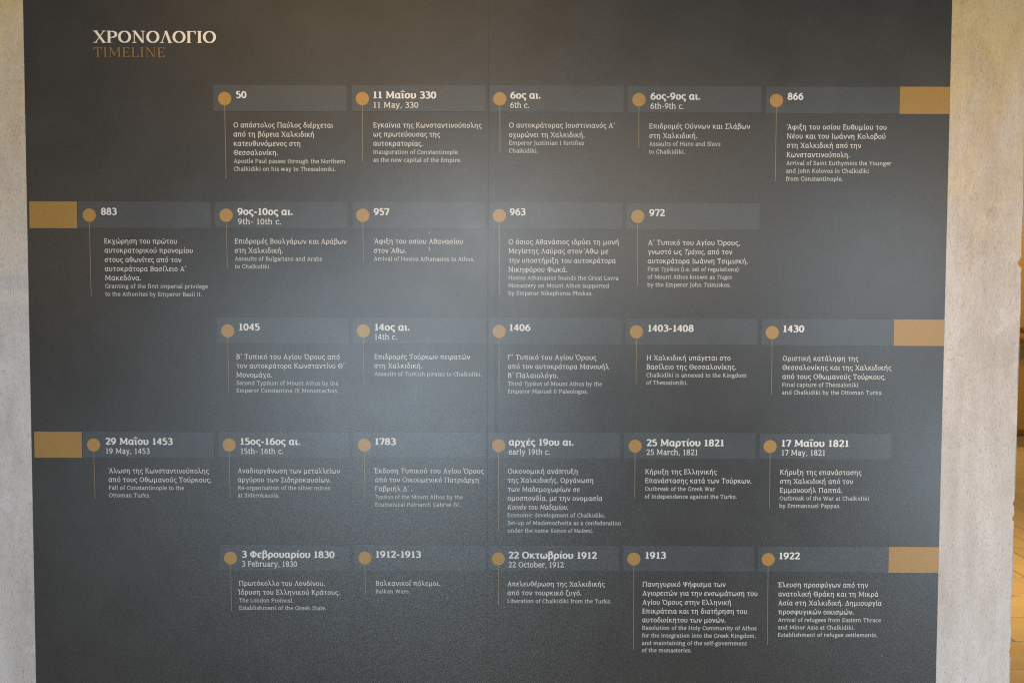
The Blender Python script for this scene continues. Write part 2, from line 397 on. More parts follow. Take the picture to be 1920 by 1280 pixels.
for a, b, cx in (('ά', 'α', 280), ('έ', 'ε', 270), ('ή', 'η', 300), ('ί', 'ι', 160), ('ό', 'ο', 290), ('ύ', 'υ', 290), ('ώ', 'ω', 380)):
    adv, s = G[b]
    G[a] = (adv, s + ';P %d 790 %d 790 %d 590 %d 590' % (cx + 20, cx + 115, cx + 25, cx - 35))
G['ΐ'] = (330, G['ι'][1] + ';P 145 860 225 860 175 680 115 680;D 30 690 52;D 285 690 52')
for a, b in (('Ά', 'Α'), ('Έ', 'Ε'), ('Ί', 'Ι'), ('Ό', 'Ο')):
    adv, s = G[b]
    dx = 55
    parts = []
    for c in s.split(';'):
        t = c.split()
        k = 2 if t[0] not in ('s', 'O', 'D') else 99
        nums = [float(x) for x in t[1:]]
        if k == 2:
            nums = [x + dx if i % 2 == 0 else x for i, x in enumerate(nums)]
        else:
            nums[0] += dx
        parts.append(t[0] + ' ' + ' '.join('%g' % x for x in nums))
    G[a] = (adv + dx, ';'.join(parts) + ';P 30 760 115 760 45 560 -15 560')

#           stem thin serif  shear  widen
STYLES = {
    'greek': (86, 62, 58, 0.0, 1.0, 3),
    'italic': (88, 60, 52, 0.2, 0.86, 3),
    'english': (92, 72, 56, 0.0, 1.0, 3),
    'bold': (158, 104, 84, 0.0, 1.06, 4),
    'title': (138, 44, 36, 0.0, 1.02, 7),
    'subtitle': (92, 40, 32, 0.0, 1.0, 5),
}

def catmull(pts, n):
    out = []
    P_ = [pts[0] * 2 - pts[1]] + pts + [pts[-1] * 2 - pts[-2]]
    for i in range(1, len(P_) - 2):
        p0, p1, p2, p3 = P_[i - 1:i + 3]
        for k in range(n):
            t = k / n
            out.append(0.5 * ((2 * p1) + (p2 - p0) * t + (2 * p0 - 5 * p1 + 4 * p2 - p3) * t * t + (3 * p1 - p0 - 3 * p2 + p3) * t ** 3))
    out.append(pts[-1].copy())
    return out

def ribbon(pts, thick, thin, closed=False):
    n = len(pts)
    L_, R_ = [], []
    for i in range(n):
        a = pts[i - 1] if (i > 0 or closed) else pts[i]
        b = pts[(i + 1) % n] if (i < n - 1 or closed) else pts[i]
        d = (b - a)
        d.normalize()
        w = thin + (thick - thin) * abs(d.y)
        nrm = Vector((-d.y, d.x)) * w * 0.5
        L_.append(pts[i] + nrm)
        R_.append(pts[i] - nrm)
    polys = []
    for i in range(n if closed else n - 1):
        j = (i + 1) % n
        polys.append([L_[i], R_[i], R_[j], L_[j]])
    return polys

def build_glyph(ch, style):
    stem, thin, ser, shear, widen, res = STYLES[style]
    adv, src = G[ch]
    polys = []
    for c in [x for x in src.split(';') if x.strip()]:
        t = c.split()
        op = t[0]
        v = [float(x) for x in t[1:]]
        th, tn = stem, thin
        if op[0] == 't':
            th = tn = thin
            op = op[1:]
        if op == 'L2':
            th = tn = stem * 0.85
            op = 'L'
        if op == 's':
            x, y, l, r = v
            y0, y1 = (y - ser, y) if y > 0 else (y, y + ser)
            k = stem / 2 - 46 if style in ('bold', 'title') else 0
            l, r = (l + k if l else stem / 2 * 0.9), (r + k if r else stem / 2 * 0.9)
            polys.append([Vector((x - l, y0)), Vector((x + r, y0)), Vector((x + r, y1)), Vector((x - l, y1))])
        elif op == 'D':
            x, y, r = v
            r *= 1.25 if style == 'bold' else 1
            y = max(y, r) if y < 200 else y
            polys.append([Vector((x + r * math.cos(a * math.pi / 5), y + r * math.sin(a * math.pi / 5))) for a in range(10)])
        else:
            if op == 'O':
                cx, cy, rx, ry = v
                m = 5 * res + 1 if res < 5 else 44
                pts = [Vector((cx + rx * math.cos(-2 * math.pi * a / m), cy + ry * math.sin(-2 * math.pi * a / m))) for a in range(m)]
                polys += ribbon(pts, th, tn, True)
                continue
            pts = [Vector((v[i], v[i + 1])) for i in range(0, len(v), 2)]
            if op == 'P':
                polys.append(pts)
            elif op == 'L':
                for a, b in zip(pts, pts[1:]):
                    d = (b - a).normalized()
                    w = tn + (th - tn) * abs(d.y)
                    nrm = Vector((-d.y, d.x)) * w * 0.5
                    polys.append([a + nrm, a - nrm, b - nrm, b + nrm])
            elif op == 'C':
                if len(pts) < 3:
                    pts = [pts[0], (pts[0] + pts[1]) / 2, pts[1]]
                polys += ribbon(catmull(pts, res), th, tn)
    # union: triangulate everything together and keep what lies inside any stroke
    if not polys:
        return adv * widen, [], []
    V, Fc = [], []
    for p in polys:
        Fc.append(list(range(len(V), len(V) + len(p))))
        V += p
    ov, oe, of, _, _, _ = delaunay_2d_cdt(V, [], Fc, 0, 1e-4)
    def inside(q, poly):
        c = False
        j = len(poly) - 1
        for i in range(len(poly)):
            a, b = poly[i], poly[j]
            if (a.y > q.y) != (b.y > q.y) and q.x < (b.x - a.x) * (q.y - a.y) / (b.y - a.y) + a.x:
                c = not c
            j = i
        return c
    bb = [(min(q.x for q in p), max(q.x for q in p), min(q.y for q in p), max(q.y for q in p)) for p in polys]
    faces = []
    for f in of:
        q = (ov[f[0]] + ov[f[1]] + ov[f[2]]) / 3
        ar = (ov[f[1]] - ov[f[0]]).cross(ov[f[2]] - ov[f[0]])
        if abs(ar) < 0.5:
            continue
        for p, (x0, x1, y0, y1) in zip(polys, bb):
            if x0 <= q.x <= x1 and y0 <= q.y <= y1 and inside(q, p):
                faces.append(tuple(f) if ar > 0 else tuple(reversed(f)))
                break
    return adv * widen, [((v.x + shear * v.y) * widen, v.y) for v in ov], faces

CACHE = {}
def get_glyph(ch, style):
    if (ch, style) not in CACHE:
        CACHE[ch, style] = build_glyph(ch, style)
    return CACHE[ch, style]

def set_line(text, style, xl, xr, z, size, V, Fc, y, dzdx=0.0):
    """sets one printed line between xl and xr on the wall; *word* is italic"""
    st = style
    items, pen = [], 0.0
    for ch in text:
        if ch == '*':
            st = 'italic' if st != 'italic' else style
            continue
        g = get_glyph(ch, st)
        items.append((pen, g))
        pen += g[0]
    lo = min((p + min(v[0] for v in g[1])) for p, g in items if g[1])
    hi = max((p + max(v[0] for v in g[1])) for p, g in items if g[1])
    k = (xr - xl) / (hi - lo)
    s = size / 1000.0
    for p, (adv, vs, fs) in items:
        b = len(V)
        for vx, vz in vs:
            X = xl + (p + vx - lo) * k
            V.append((X, y, z + vz * s + dzdx * (X - xl)))
        Fc += [tuple(i + b for i in f) for f in fs]
    return k / s

# ------------------------------------------------------------------ ground
ground = box('floor', -9, 14, -9, 16, -0.12, -0.012, M_GROUT)
ground['kind'] = 'structure'
near_floor = box('stone_floor', -7, 6.5, -8.5, 0.235, -0.012, 0.0, M_NEAR)
near_floor['kind'] = 'structure'
tile_meshes = {}
def tile_mesh(mat, w, d):
    key = (mat.name, round(w, 3), round(d, 3))
    if key not in tile_meshes:
        v, f = box_vf(0.003, w - 0.003, 0.003, d - 0.003, -0.012, 0.0)
        c = 0.004
        top = [(c + 0.003, c + 0.003, 0.002), (w - c - 0.003, c + 0.003, 0.002), (w - c - 0.003, d - c - 0.003, 0.002), (c + 0.003, d - c - 0.003, 0.002)]
        v = v + top
        f = [q for q in f if q != (4, 5, 6, 7)] + [(4, 5, 9, 8), (5, 6, 10, 9), (6, 7, 11, 10), (7, 4, 8, 11), (8, 9, 10, 11)]
        me = bpy.data.meshes.new('tile')
        me.from_pydata(v, [], f)
        me.materials.append(mat)
        tile_meshes[key] = me
    return tile_meshes[key]
TW, TD = 0.70, 0.35
joint = {0: 2.335, 1: 2.13, 2: 2.683, 3: 2.93, 4: 3.14, 5: 3.36, -1: 2.02, -2: 1.80}
for k in range(-5, 17):
    y0 = 4.56 - DIST + k * TD
    off = joint.get(k, 2.3 + 0.21 * k + random.uniform(-0.05, 0.05))
    x = off - TW * int((off - 1.0) / TW)
    while x < 6.4:
        o = bpy.data.objects.new('tile', tile_mesh(random.choice((M_TILE, M_TILE, M_TILE2)), TW, TD))
        COL.objects.link(o)
        o.parent = ground
        o.location = (x, y0, random.uniform(-0.0006, 0.0006))
        x += TW

# ------------------------------------------------------------------ plaster wall that carries the panel
def build_wall():
    xr0 = 1.3085
    zs, xs = [], []
    z = 0.0
    rnd = random.Random(3)
    chips = [(at(1914, 493).z, 0.008, 0.011), (at(1904, 944).z, 0.004, 0.008), (at(1903, 971).z, 0.005, 0.008), (at(1898, 1160).z, 0.003, 0.012), (at(1896, 1222).z, 0.003, 0.014), (2.2, 0.005, 0.01), (0.35, 0.01, 0.02)]
    while z < 3.2:
        dx = rnd.uniform(-0.0004, 0.0004) + 0.0007 * math.sin(z * 5.1) + 0.0004 * math.sin(z * 17)
        for cz, dp, hw in chips:
            dx -= dp * max(0.0, 1 - abs(z - cz) / hw) ** 0.6 if abs(z - cz) < hw else 0
        zs.append(z)
        xs.append(xr0 + dx)
        z += 0.0035
    zs.append(3.2)
    xs.append(xr0)
    V, Fc = [], []
    for z, x in zip(zs, xs):
        b = 0.0035 + 0.001 * math.sin(z * 23)
        V += [(-4.0, 0.0, z), (x - b, 0.0, z), (x, 0.0035, z), (x, 0.42, z), (-4.0, 0.42, z)]
    n = len(zs)
    for i in range(n - 1):
        a, b = i * 5, (i + 1) * 5
        for k in range(5):
            m = (k + 1) % 5
            Fc.append((a + k, a + m, b + m, b + k))
    Fc.append((4, 3, 2, 1, 0))
    t = (n - 1) * 5
    Fc.append((t, t + 1, t + 2, t + 3, t + 4))
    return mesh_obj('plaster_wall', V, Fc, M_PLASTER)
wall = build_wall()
wall['label'] = 'sanded beige plaster wall with a chipped right corner, behind the dark timeline panel'
wall['category'] = 'wall'

# ------------------------------------------------------------------ the room beyond the corner
far = empty('far_wall', (6, 9.0, 0))
far['label'] = 'amber lit plain wall at the far end of the tiled room beyond the corner'
far['category'] = 'wall'
def child_box(name, x0, x1, y0, y1, z0, z1, mat, par):
    p = par.location
    return box(name, x0 - p.x, x1 - p.x, y0 - p.y, y1 - p.y, z0 - p.z, z1 - p.z, mat, par)
child_box('wall_face', 0.5, 13.5, 8.93, 9.3, 0, 2.65, M_FARWALL, far)
child_box('upper_wall', 0.5, 13.5, 8.98, 9.3, 2.65, 6.5, M_FARWALL, far)
child_box('skirting_board', 0.5, 13.5, 8.91, 8.93, 0.0, 0.06, M_WOOD, far)
rail = empty('handrail', (6.4, 8.8, 0))
rail['label'] = 'brown two bar wooden handrail in front of the amber far wall'
rail['category'] = 'handrail'
def bar(name, x0, x1, y, z, r, par):
    p = par.location
    V, Fc = [], []
    for i, x in enumerate((x0, x1)):
        for a in range(10):
            V.append((x - p.x, y + r * math.cos(a * math.pi / 5) - p.y, z + r * math.sin(a * math.pi / 5) - p.z))
    for a in range(10):
        b = (a + 1) % 10
        Fc.append((a, a + 10, b + 10, b))
    Fc += [tuple(range(10)), tuple(range(19, 9, -1))]
    return mesh_obj(name, V, Fc, M_WOOD, par)
zr = at(1916, 619, 8.8).z
x_end = at(1914.5, 619, 8.8).x
bar('rail', x_end, x_end + 2.4, 8.8, zr, 0.035, rail)
bar('rail', x_end, x_end + 2.4, 8.8, at(1916, 638, 8.8).z, 0.03, rail)
for xx in (x_end + 0.35, x_end + 1.2, x_end + 2.1):
    child_box('post', xx, xx + 0.05, 8.845, 8.90, 0, zr, M_WOOD, rail)

# ------------------------------------------------------------------ the timeline panel
panel = empty('timeline_panel', (0, 0, 0))
panel['label'] = 'large dark slate printed timeline panel with orange dots and pale lettering on the plaster wall'
panel['category'] = 'information panel'
PL, PR, PB, PT = at(55.5, 640).x, at(1770, 640).x, 0.42, 2.62
SEAM, LAP = at(914.5, 640).x, at(930.5, 640).x
Y0 = -0.0015

def slab(name, x0, x1, z0, z1, yf, yb, mat, edge=0.0004):
    """thin sheet with its front edges rolled off"""
    e = edge
    V = [(x0, yb, z0), (x1, yb, z0), (x1, yb, z1), (x0, yb, z1), (x0 + e, yf, z0 + e), (x1 - e, yf, z0 + e), (x1 - e, yf, z1 - e), (x0 + e, yf, z1 - e)]
    Fc = [(4, 5, 6, 7), (0, 1, 5, 4), (1, 2, 6, 5), (2, 3, 7, 6), (3, 0, 4, 7)]
    o = mesh_obj(name, V, Fc, mat, panel)
    return o
def pix_quad(x0, y0, x1, y1):
    a, b = at(x0, y0), at(x1, y1)
    return a.x, b.x, b.z, a.z

# left sheet, with the soft ridge where the right sheet laps over it
s = slab('film_sheet', PL, SEAM + 0.0004, PB, PT, Y0, 0.0, M_SLATE)
s['label'] = 'left sheet of the slate film'
def right_sheet():
    xs = [SEAM, SEAM + 0.0004, LAP - 0.004, LAP, LAP + 0.004, PR - 0.0006, PR]
    ys = [Y0, Y0 - 0.0003, Y0 - 0.0003, Y0 - 0.00024, Y0 - 0.0002, Y0 - 0.0002, 0.0]
    V = []
    for x, y in zip(xs, ys):
        V += [(x, y, PB), (x, y, PT)]
    Fc = [(2 * i, 2 * i + 2, 2 * i + 3, 2 * i + 1) for i in range(len(xs) - 1)]
    return mesh_obj('film_sheet', V, Fc, M_SLATE, panel)
s = right_sheet()
s['label'] = 'right sheet of the slate film'

YB, YD, YT = Y0 - 0.0009, Y0 - 0.0014, Y0 - 0.0019

def quad(name, x0, x1, z0, z1, y, mat, par, slope=0.0, lean=0.0):
    V = [(x0, y, z0), (x1, y, z0 + slope * (x1 - x0)), (x1 + lean, y, z1 + slope * (x1 - x0)), (x0 + lean, y, z1)]
    return mesh_obj(name, V, [(0, 1, 2, 3)], mat, par)

# orange end blocks
for i, (x0, y0, x1, y1) in enumerate(((1687, 163.3, 1782, 214.4), (55.7, 377.8, 146, 428), (1675.6, 598.8, 1770.5, 648.3), (65, 808.5, 155, 857.3), (1666, 1024, 1759, 1072.6))):
    a, b = at(x0, y0), at(x1, y1)
    xa, xb = a.x, b.x
    if x0 > 1000:
        xb = PR - 0.0008
    o = quad('orange_block', xa, xb, b.z, a.z, YD, M_ORANGE, panel)
    o['label'] = ('orange block at the right end of the first date row', 'orange block at the left end of the 883 row', 'orange block at the right end of the 1430 row', 'orange block at the left end of the 1453 row', 'orange block at the right end of the 1922 row')[i]

# title
MM = 0.001
V, Fc = [], []
a = at(176.2, 81)
set_line('ΧΡΟΝΟΛΟΓΙΟ', 'title', a.x, at(405.8, 81).x, a.z, (at(176, 58.7).z - a.z) / 0.7, V, Fc, YT)
o = mesh_obj('title_lettering', V, Fc, M_TITLE, panel)
o['label'] = 'cream serif capitals reading ΧΡΟΝΟΛΟΓΙΟ'
V, Fc = [], []
a = at(176.5, 108.1)
set_line('TIMELINE', 'subtitle', a.x, at(310.6, 108).x, a.z, (at(176, 89.4).z - a.z) / 0.7, V, Fc, YT)
o = mesh_obj('title_lettering', V, Fc, M_SUBTITLE, panel)
o['label'] = 'brown serif capitals reading TIMELINE'

# the entries, measured in pixels of the 1920 x 1280 photograph:
# bar (x0, y0, x1, y1) | dot (x, y) | rule end (x, y) | bold date (x0, x1, baseline) | light date | Greek lines | English lines
E = [
 ((400.3, 160.1, 651, 209.8), (421.8, 185.5), (424.6, 335.6), ('50', 443.7, 462.8, 184.6), None,
  [('Ο απόστολος Παύλος διέρχεται', 438.7, 625, 239.7), ('από τη βόρεια Χαλκιδική', 438.7, 589, 256.8), ('κατευθυνόμενος στη', 438.9, 563.4, 274.1), ('Θεσσαλονίκη.', 439.1, 521.8, 291.2)],
  [('Apostle Paul passes through the Northern', 439, 647.3, 306.2), ('Chalkidiki on his way to Thessaloniki.', 439.2, 629.3, 320.8)]),
 ((659.9, 160.1, 910.6, 209.9), (679.8, 185.6), (680.4, 303.7), ('11 Μαΐου 330', 700.5, 818.2, 185), ('11 May, 330', 700.8, 784.4, 202.7),
  [('Εγκαίνια της Κωνσταντινούπολης', 700.5, 902.9, 239.8), ('ως πρωτεύουσας της', 700.5, 825.2, 256.8), ('αυτοκρατορίας.', 700.5, 792.8, 274)],
  [('Inauguration of Constantinople', 700.5, 858.2, 289.1), ('as the new capital of the Empire.', 700.5, 864.8, 304)]),
 ((918.2, 160.7, 1168.6, 210.9), (937.2, 186.1), (937.6, 285.9), ('6ος αι.', 956.9, 1013.6, 185.6), ('6th c.', 956.9, 991.7, 203.2),
  [('Ο αυτοκράτορας Ιουστινιανός Α΄', 954.7, 1152.5, 240), ('οχυρώνει τη Χαλκιδική.', 954.7, 1095.9, 257.9)],
  [('Emperor Justinian I fortifies', 954.7, 1094.6, 272.2), ('Chalkidiki.', 954.7, 1008.3, 287)]),
 ((1177, 161.9, 1426.6, 211.7), (1197.8, 187.7), (1197.3, 277.4), ('6ος-9ος αι.', 1219.4, 1312.2, 187.4), ('6th-9th c.', 1219.4, 1281, 204.9),
  [('Επιδρομές Ούννων και Σλάβων', 1217.1, 1405.5, 241.8), ('στη Χαλκιδική.', 1217.1, 1306.6, 259.7)],
  [('Assaults of Huns and Slavs', 1216.8, 1350, 274), ('to Chalkidiki.', 1216.8, 1283.6, 288.8)]),
 ((1435.5, 163.2, 1687.2, 213.9), (1455.3, 189.1), (1453, 339.8), ('866', 1476.1, 1505.5, 187.8), None,
  [('Άφιξη του οσίου Ευθυμίου του', 1474.7, 1661.3, 243.4), ('Νέου και του Ιωάννη Κολοβού', 1474.7, 1659.2, 260.5), ('στη Χαλκιδική από την', 1474.5, 1613.3, 277.8), ('Κωνσταντινούπολη.', 1474.3, 1592.2, 295.3)],
  [('Arrival of Saint Euthymios the Younger', 1473.5, 1670.2, 310), ('and John Kolovos in Chalkidiki', 1473.3, 1627.7, 324.5), ('from Constantinople.', 1473.1, 1579.2, 339.4)]),
 ((146.2, 377.8, 396, 428), (168.3, 403.6), (172, 556), ('883', 190.3, 220, 402.8), None,
  [('Εκχώρηση του πρώτου', 196.6, 332.5, 456.7), ('αυτοκρατορικού προνομίου', 197.2, 362.3, 473.9), ('στους αθωνίτες από τον', 197.5, 340.6, 491.3), ('αυτοκράτορα Βασίλειο Α΄', 197.8, 350.2, 508.3), ('Μακεδόνα.', 198.2, 265.3, 525.5)],
  [('Granting of the first imperial privilege', 198.4, 390.3, 540), ('to the Athonites by Emperor Basil II.', 198.6, 378.8, 554.8)]),
 ((403.6, 378, 652.3, 428.1), (424.7, 403.8), (427, 503.6), ('9ος-10ος αι.', 446, 549.2, 403.1), ('9th- 10th c.', 446.9, 527.3, 420.8),
  [('Επιδρομές Βουλγάρων και Αράβων', 440.9, 650, 456.9), ('στη Χαλκιδική.', 440.9, 531, 474.2)],
  [('Assaults of Bulgarians and Arabs', 441.3, 604.4, 488.8), ('to Chalkidiki.', 441.6, 508.1, 503.3)]),
 ((661.7, 378.1, 910.2, 428.3), (680.6, 403.9), (682, 491), ('957', 701.1, 730.5, 403.4), None,
  [('Άφιξη του οσίου Αθανασίου', 701.1, 868, 456.9), ('στον Άθω.', 701.3, 761.7, 474.2)],
  [('Arrival of Hosios Athanasios to Athos.', 701.6, 889.4, 489)]),
 ((917.4, 379, 1166.3, 429.4), (936.3, 404.4), (936.6, 552.8), ('963', 955.8, 985.3, 403.6), None,
  [('Ο όσιος Αθανάσιος ιδρύει τη μονή', 953.8, 1159.5, 458), ('Μεγίστης Λαύρας στον Άθω με', 953.7, 1140.2, 475.2), ('την υποστήριξη του αυτοκράτορα', 953.7, 1154.2, 492.7), ('Νικηφόρου Φωκά.', 953.6, 1063.4, 509.8)],
  [('Hosios Athanasios founds the Great Lavra', 953.4, 1159.5, 524.4), ('Monastery on Mount Athos supported', 953.4, 1141.3, 539), ('by Emperor Nikephoros Phokas.', 953.4, 1110.3, 553.1)]),
 ((1174.7, 380.6, 1423.4, 431), (1195.5, 406.1), (1194.7, 536.4), ('972', 1216.9, 1246.1, 405.3), None,
  [('Α΄ Τυπικό του Αγίου Όρους,', 1214.8, 1386.7, 459.5), ('γνωστό ως *Τράγος*, από τον', 1214.6, 1372, 476.7), ('αυτοκράτορα Ιωάννη Τσιμισκή.', 1214.2, 1401.3, 493.9)],
  [('First *Typikon* (i.e. set of regulations)', 1214, 1384, 508.3), ('of Mount Athos known as *Tragos*', 1213.8, 1371.9, 522.8), ('by the Emperor John Tsimiskes.', 1213.6, 1369.2, 537.5)]),
 ((407, 594.4, 655.2, 643.4), (427.6, 619.9), (429.8, 735.8), ('1045', 449.3, 487.8, 618.9), None,
  [('Β΄ Τυπικό του Αγίου Όρους από', 444, 637.4, 672.7), ('τον αυτοκράτορα Κωνσταντίνο Θ΄', 444.1, 646.5, 689.6), ('Μονομάχο.', 444.1, 510.4, 706.7)],
  [('Second Typikon of Mount Athos by the', 444.2, 634.8, 721), ('Emperor Constantine IX Monomachos.', 444.4, 634.5, 735.1)]),
 ((662.4, 594.5, 911, 643.8), (681.6, 620.1), (683.2, 718), ('14ος αι.', 703.2, 768.4, 619.2), ('14th c.', 703.2, 744.5, 636.4),
  [('Επιδρομές Τούρκων πειρατών', 702.5, 881.2, 672.8), ('στη Χαλκιδική.', 702.5, 791.8, 689.6)],
  [('Assaults of Turkish pirates to Chalkidiki.', 702.5, 903, 704)]),
 ((916.8, 595.2, 1165.2, 645.2), (936, 621.2), (935.8, 735.8), ('1406', 955.6, 994.6, 620), None,
  [('Γ΄ Τυπικό του Αγίου Όρους', 952.6, 1117.8, 673.9), ('από τον αυτοκράτορα Μανουήλ', 952.6, 1141.9, 690.9), ('Β΄ Παλαιολόγο.', 952.5, 1046.1, 707.8)],
  [('Third *Typikon* of Mount Athos by the', 952.3, 1128.3, 722.4), ('Emperor Manuel II Paleologos.', 952.2, 1101.8, 736.6)]),
 ((1172.5, 596.6, 1419.4, 646.4), (1193, 621.8), (1192.3, 719.8), ('1403-1408', 1214.9, 1300.2, 621.2), None,
  [('Η Χαλκιδική υπάγεται στο', 1212.3, 1369, 674.9), ('Βασίλειο της Θεσσαλονίκης.', 1212.1, 1379.6, 691.8)],
  [('Chalkidiki is annexed to the Kingdom', 1211.7, 1398.5, 706.4), ('of Thessaloniki.', 1211.5, 1288.1, 720.5)]),
 ((1427.6, 597.8, 1675.8, 647.7), (1447.3, 623.3), (1445.8, 739), ('1430', 1468.1, 1507.2, 622.2), None,
  [('Οριστική κατάληψη της', 1466.7, 1608.4, 676), ('Θεσσαλονίκης και της Χαλκιδικής', 1466.5, 1670, 693), ('από τους Οθωμανούς Τούρκους.', 1466.2, 1659.2, 710)],
  [('Final capture of Thessaloniki', 1465.9, 1608.1, 724.5), ('and Chalkidiki by the Ottoman Turks.', 1465.7, 1653.3, 738.8)]),
 ((155.2, 808.3, 402, 857.7), (176.4, 833.4), (179.4, 933.6), ('29 Μαΐου 1453', 199, 324.8, 832.5), ('19 May, 1453', 199.8, 281.4, 849.7),
  [('Άλωση της Κωνσταντινούπολης', 204.4, 392.3, 885.9), ('από τους Οθωμανούς Τούρκους.', 204.8, 397, 902.5)],
  [('Fall of Constantinople to the', 205.2, 345.8, 916.9), ('Ottoman Turks.', 205.5, 282.5, 930.9)]),
 ((409.9, 808.4, 656.3, 857.6), (430.2, 833.4), (432.5, 932.8), ('15ος-16ος αι.', 451.9, 563.3, 832.8), ('15th- 16th c.', 452.3, 531.3, 850),
  [('Αναδιοργάνωση των μεταλλείων', 446.6, 637.5, 885.9), ('αργύρου των Σιδηροκαυσίων.', 446.7, 620.6, 902.7)],
  [('Re-organization of the silver mines', 446.9, 619.2, 916.9), ('at Siderokausia.', 447, 524.2, 930.9)]),
 ((664, 808.5, 909.7, 857.5), (683.6, 833.8), (684.9, 947.7), ('1783', 703.9, 742.7, 833), None,
  [('Έκδοση Τυπικού του Αγίου Όρους', 701.6, 907, 885.9), ('από τον Οικουμενικό Πατριάρχη', 703.9, 897.3, 902.7), ('Γαβριήλ Δ΄ .', 703.9, 773.4, 919.4)],
  [('*Typikon* of the Mount Athos by the', 704, 867.5, 933.9), ('Ecumenical Patriarch Gabriel IV.', 704, 862.5, 948.1)]),
 ((916.5, 809.8, 1162, 858.7), (934.9, 834.8), (935.1, 995.2), ('αρχές 19ου αι.', 954, 1075.2, 834.1), ('early 19th c.', 954, 1030.9, 851.2),
  [('Οικονομική ανάπτυξη', 952.2, 1082.6, 886.9), ('της Χαλκιδικής. Οργάνωση', 952.1, 1111.8, 903.7), ('των Μαδεμοχωρίων σε', 952.1, 1086.8, 920.7), ('ομοσπονδία, με την ονομασία', 952, 1129, 937.3), ('*Κοινόν του Μαδεμίου*.', 952, 1064.7, 954)],
  [('Economic development of Chalkidiki.', 951.8, 1133.9, 968.1), ('Set-up of Mademochoria as a confederation', 951.8, 1163.4, 982.6), ('under the name *Koinon of Mademi*.', 951.8, 1110.6, 996.9)]),
 ((1170, 810.2, 1416.1, 859.4), (1190.6, 835.8), (1189.8, 932.8), ('25 Μαρτίου 1821', 1212.2, 1356.7, 835.2), ('25 March, 1821', 1211.9, 1307.2, 851.9),
  [('Κήρυξη της Ελληνικής', 1209.7, 1343.1, 887.8), ('Επανάστασης κατά των Τούρκων.', 1209.5, 1408, 904.5)],
  [('Outbreak of the Greek War', 1208.9, 1340, 919), ('of Independence against the Turks.', 1208.7, 1380.5, 933.3)]),
 ((1423.7, 811.7, 1668.8, 860.6), (1443.4, 836.4), (1442.3, 951.6), ('17 Μαΐου 1821', 1465, 1590.3, 836.3), ('17 May, 1821', 1465, 1545.8, 853),
  [('Κήρυξη της επανάστασης', 1462, 1614.2, 889), ('στη Χαλκιδική από τον', 1461.7, 1598.1, 905.8), ('Εμμανουήλ Παππά.', 1461.4, 1578.3, 922.5)],
  [('Outbreak of the War at Chalkidiki', 1461, 1628.3, 936.7), ('by Emmanouel Pappas.', 1460.7, 1574.7, 950.8)]),
 ((412.4, 1019.9, 657, 1068.4), (432.9, 1044.9), (435, 1143), ('3 Φεβρουαρίου 1830', 454.3, 627.7, 1043.8), ('3 February, 1830', 454.3, 557.6, 1060.7),
  [('Πρωτόκολλο του Λονδίνου.', 449.2, 609.4, 1096.3), ('Ίδρυση του Ελληνικού Κράτους.', 447.1, 637.2, 1113)],
  [('The London Protocol.', 449.3, 550.6, 1127.4), ('Establishment of the Greek State.', 449.5, 612.1, 1141.4)]),
 ((664.8, 1020, 910.2, 1068.6), (684.5, 1044.9), (686, 1112), ('1912-1913', 705.2, 789.6, 1043.8), None,
  [('Βαλκανικοί πόλεμοι.', 705, 825.2, 1096.3)],
  [('Balkan Wars.', 704.8, 768.6, 1110.5)]),
 ((916, 1021.3, 1160.2, 1069.2), (934.3, 1046.3), (934.6, 1132), ('22 Οκτωβρίου 1912', 953.7, 1118.8, 1045.4), ('22 October, 1912', 953.7, 1056.8, 1062.1),
  [('Απελευθέρωση της Χαλκιδικής', 951.5, 1133.4, 1097.5), ('από τον τουρκικό ζυγό.', 951.5, 1089.7, 1114.2)],
  [('Liberation of Chalkidiki from the Turks.', 951.5, 1145.1, 1128.6)]),
 ((1168.4, 1022, 1412.6, 1070.4), (1188.2, 1046.7), (1187.4, 1217.6), ('1913', 1210.1, 1248.2, 1045.8), None,
  [('Πανηγυρικό Ψήφισμα των', 1204.6, 1359.6, 1098.2), ('Αγιορειτών για την ενσωμάτωση του', 1204.4, 1419.5, 1115), ('Αγίου Όρους στην Ελληνική', 1204.3, 1369.5, 1131.9), ('Επικράτεια και τη διατήρηση του', 1204.1, 1400, 1148.4), ('αυτοδιοίκητου των μονών.', 1203.9, 1360, 1164.9)],
  [('Resolution of the Holy Community of Athos', 1203.7, 1417.7, 1178.9), ('for the integration into the Greek Kingdom,', 1203.5, 1416.2, 1193.1), ('and maintaining of the self-government', 1203.4, 1400, 1207.3), ('of the monasteries.', 1203.2, 1295.8, 1220.8)]),
 ((1421.3, 1023.1, 1666.1, 1071.5), (1439.8, 1047.6), (1438, 1206.8), ('1922', 1460.6, 1499.1, 1046.8), None,
  [('Έλευση προσφύγων από την', 1457.4, 1626.3, 1099.3), ('ανατολική Θράκη και τη Μικρά', 1458.8, 1645.6, 1116.4), ('Ασία στη Χαλκιδική. Δημιουργία', 1458.6, 1651.9, 1133.1), ('προσφυγικών οικισμών.', 1458.4, 1599.7, 1149.8)],
  [('Arrival of refugees from Eastern Thrace', 1458.1, 1650.4, 1164), ('and Minor Asia at Chalkidiki.', 1457.9, 1601.5, 1178), ('Establishment of refugee settlements.', 1457.7, 1643.4, 1191.9)]),
]
S_BOLD, S_LIGHT, S_GREEK, S_ENG = 0.0171 / 0.7, 0.0144 / 0.7, 0.0128 / 0.7, 0.0103 / 0.7
ratios = {}
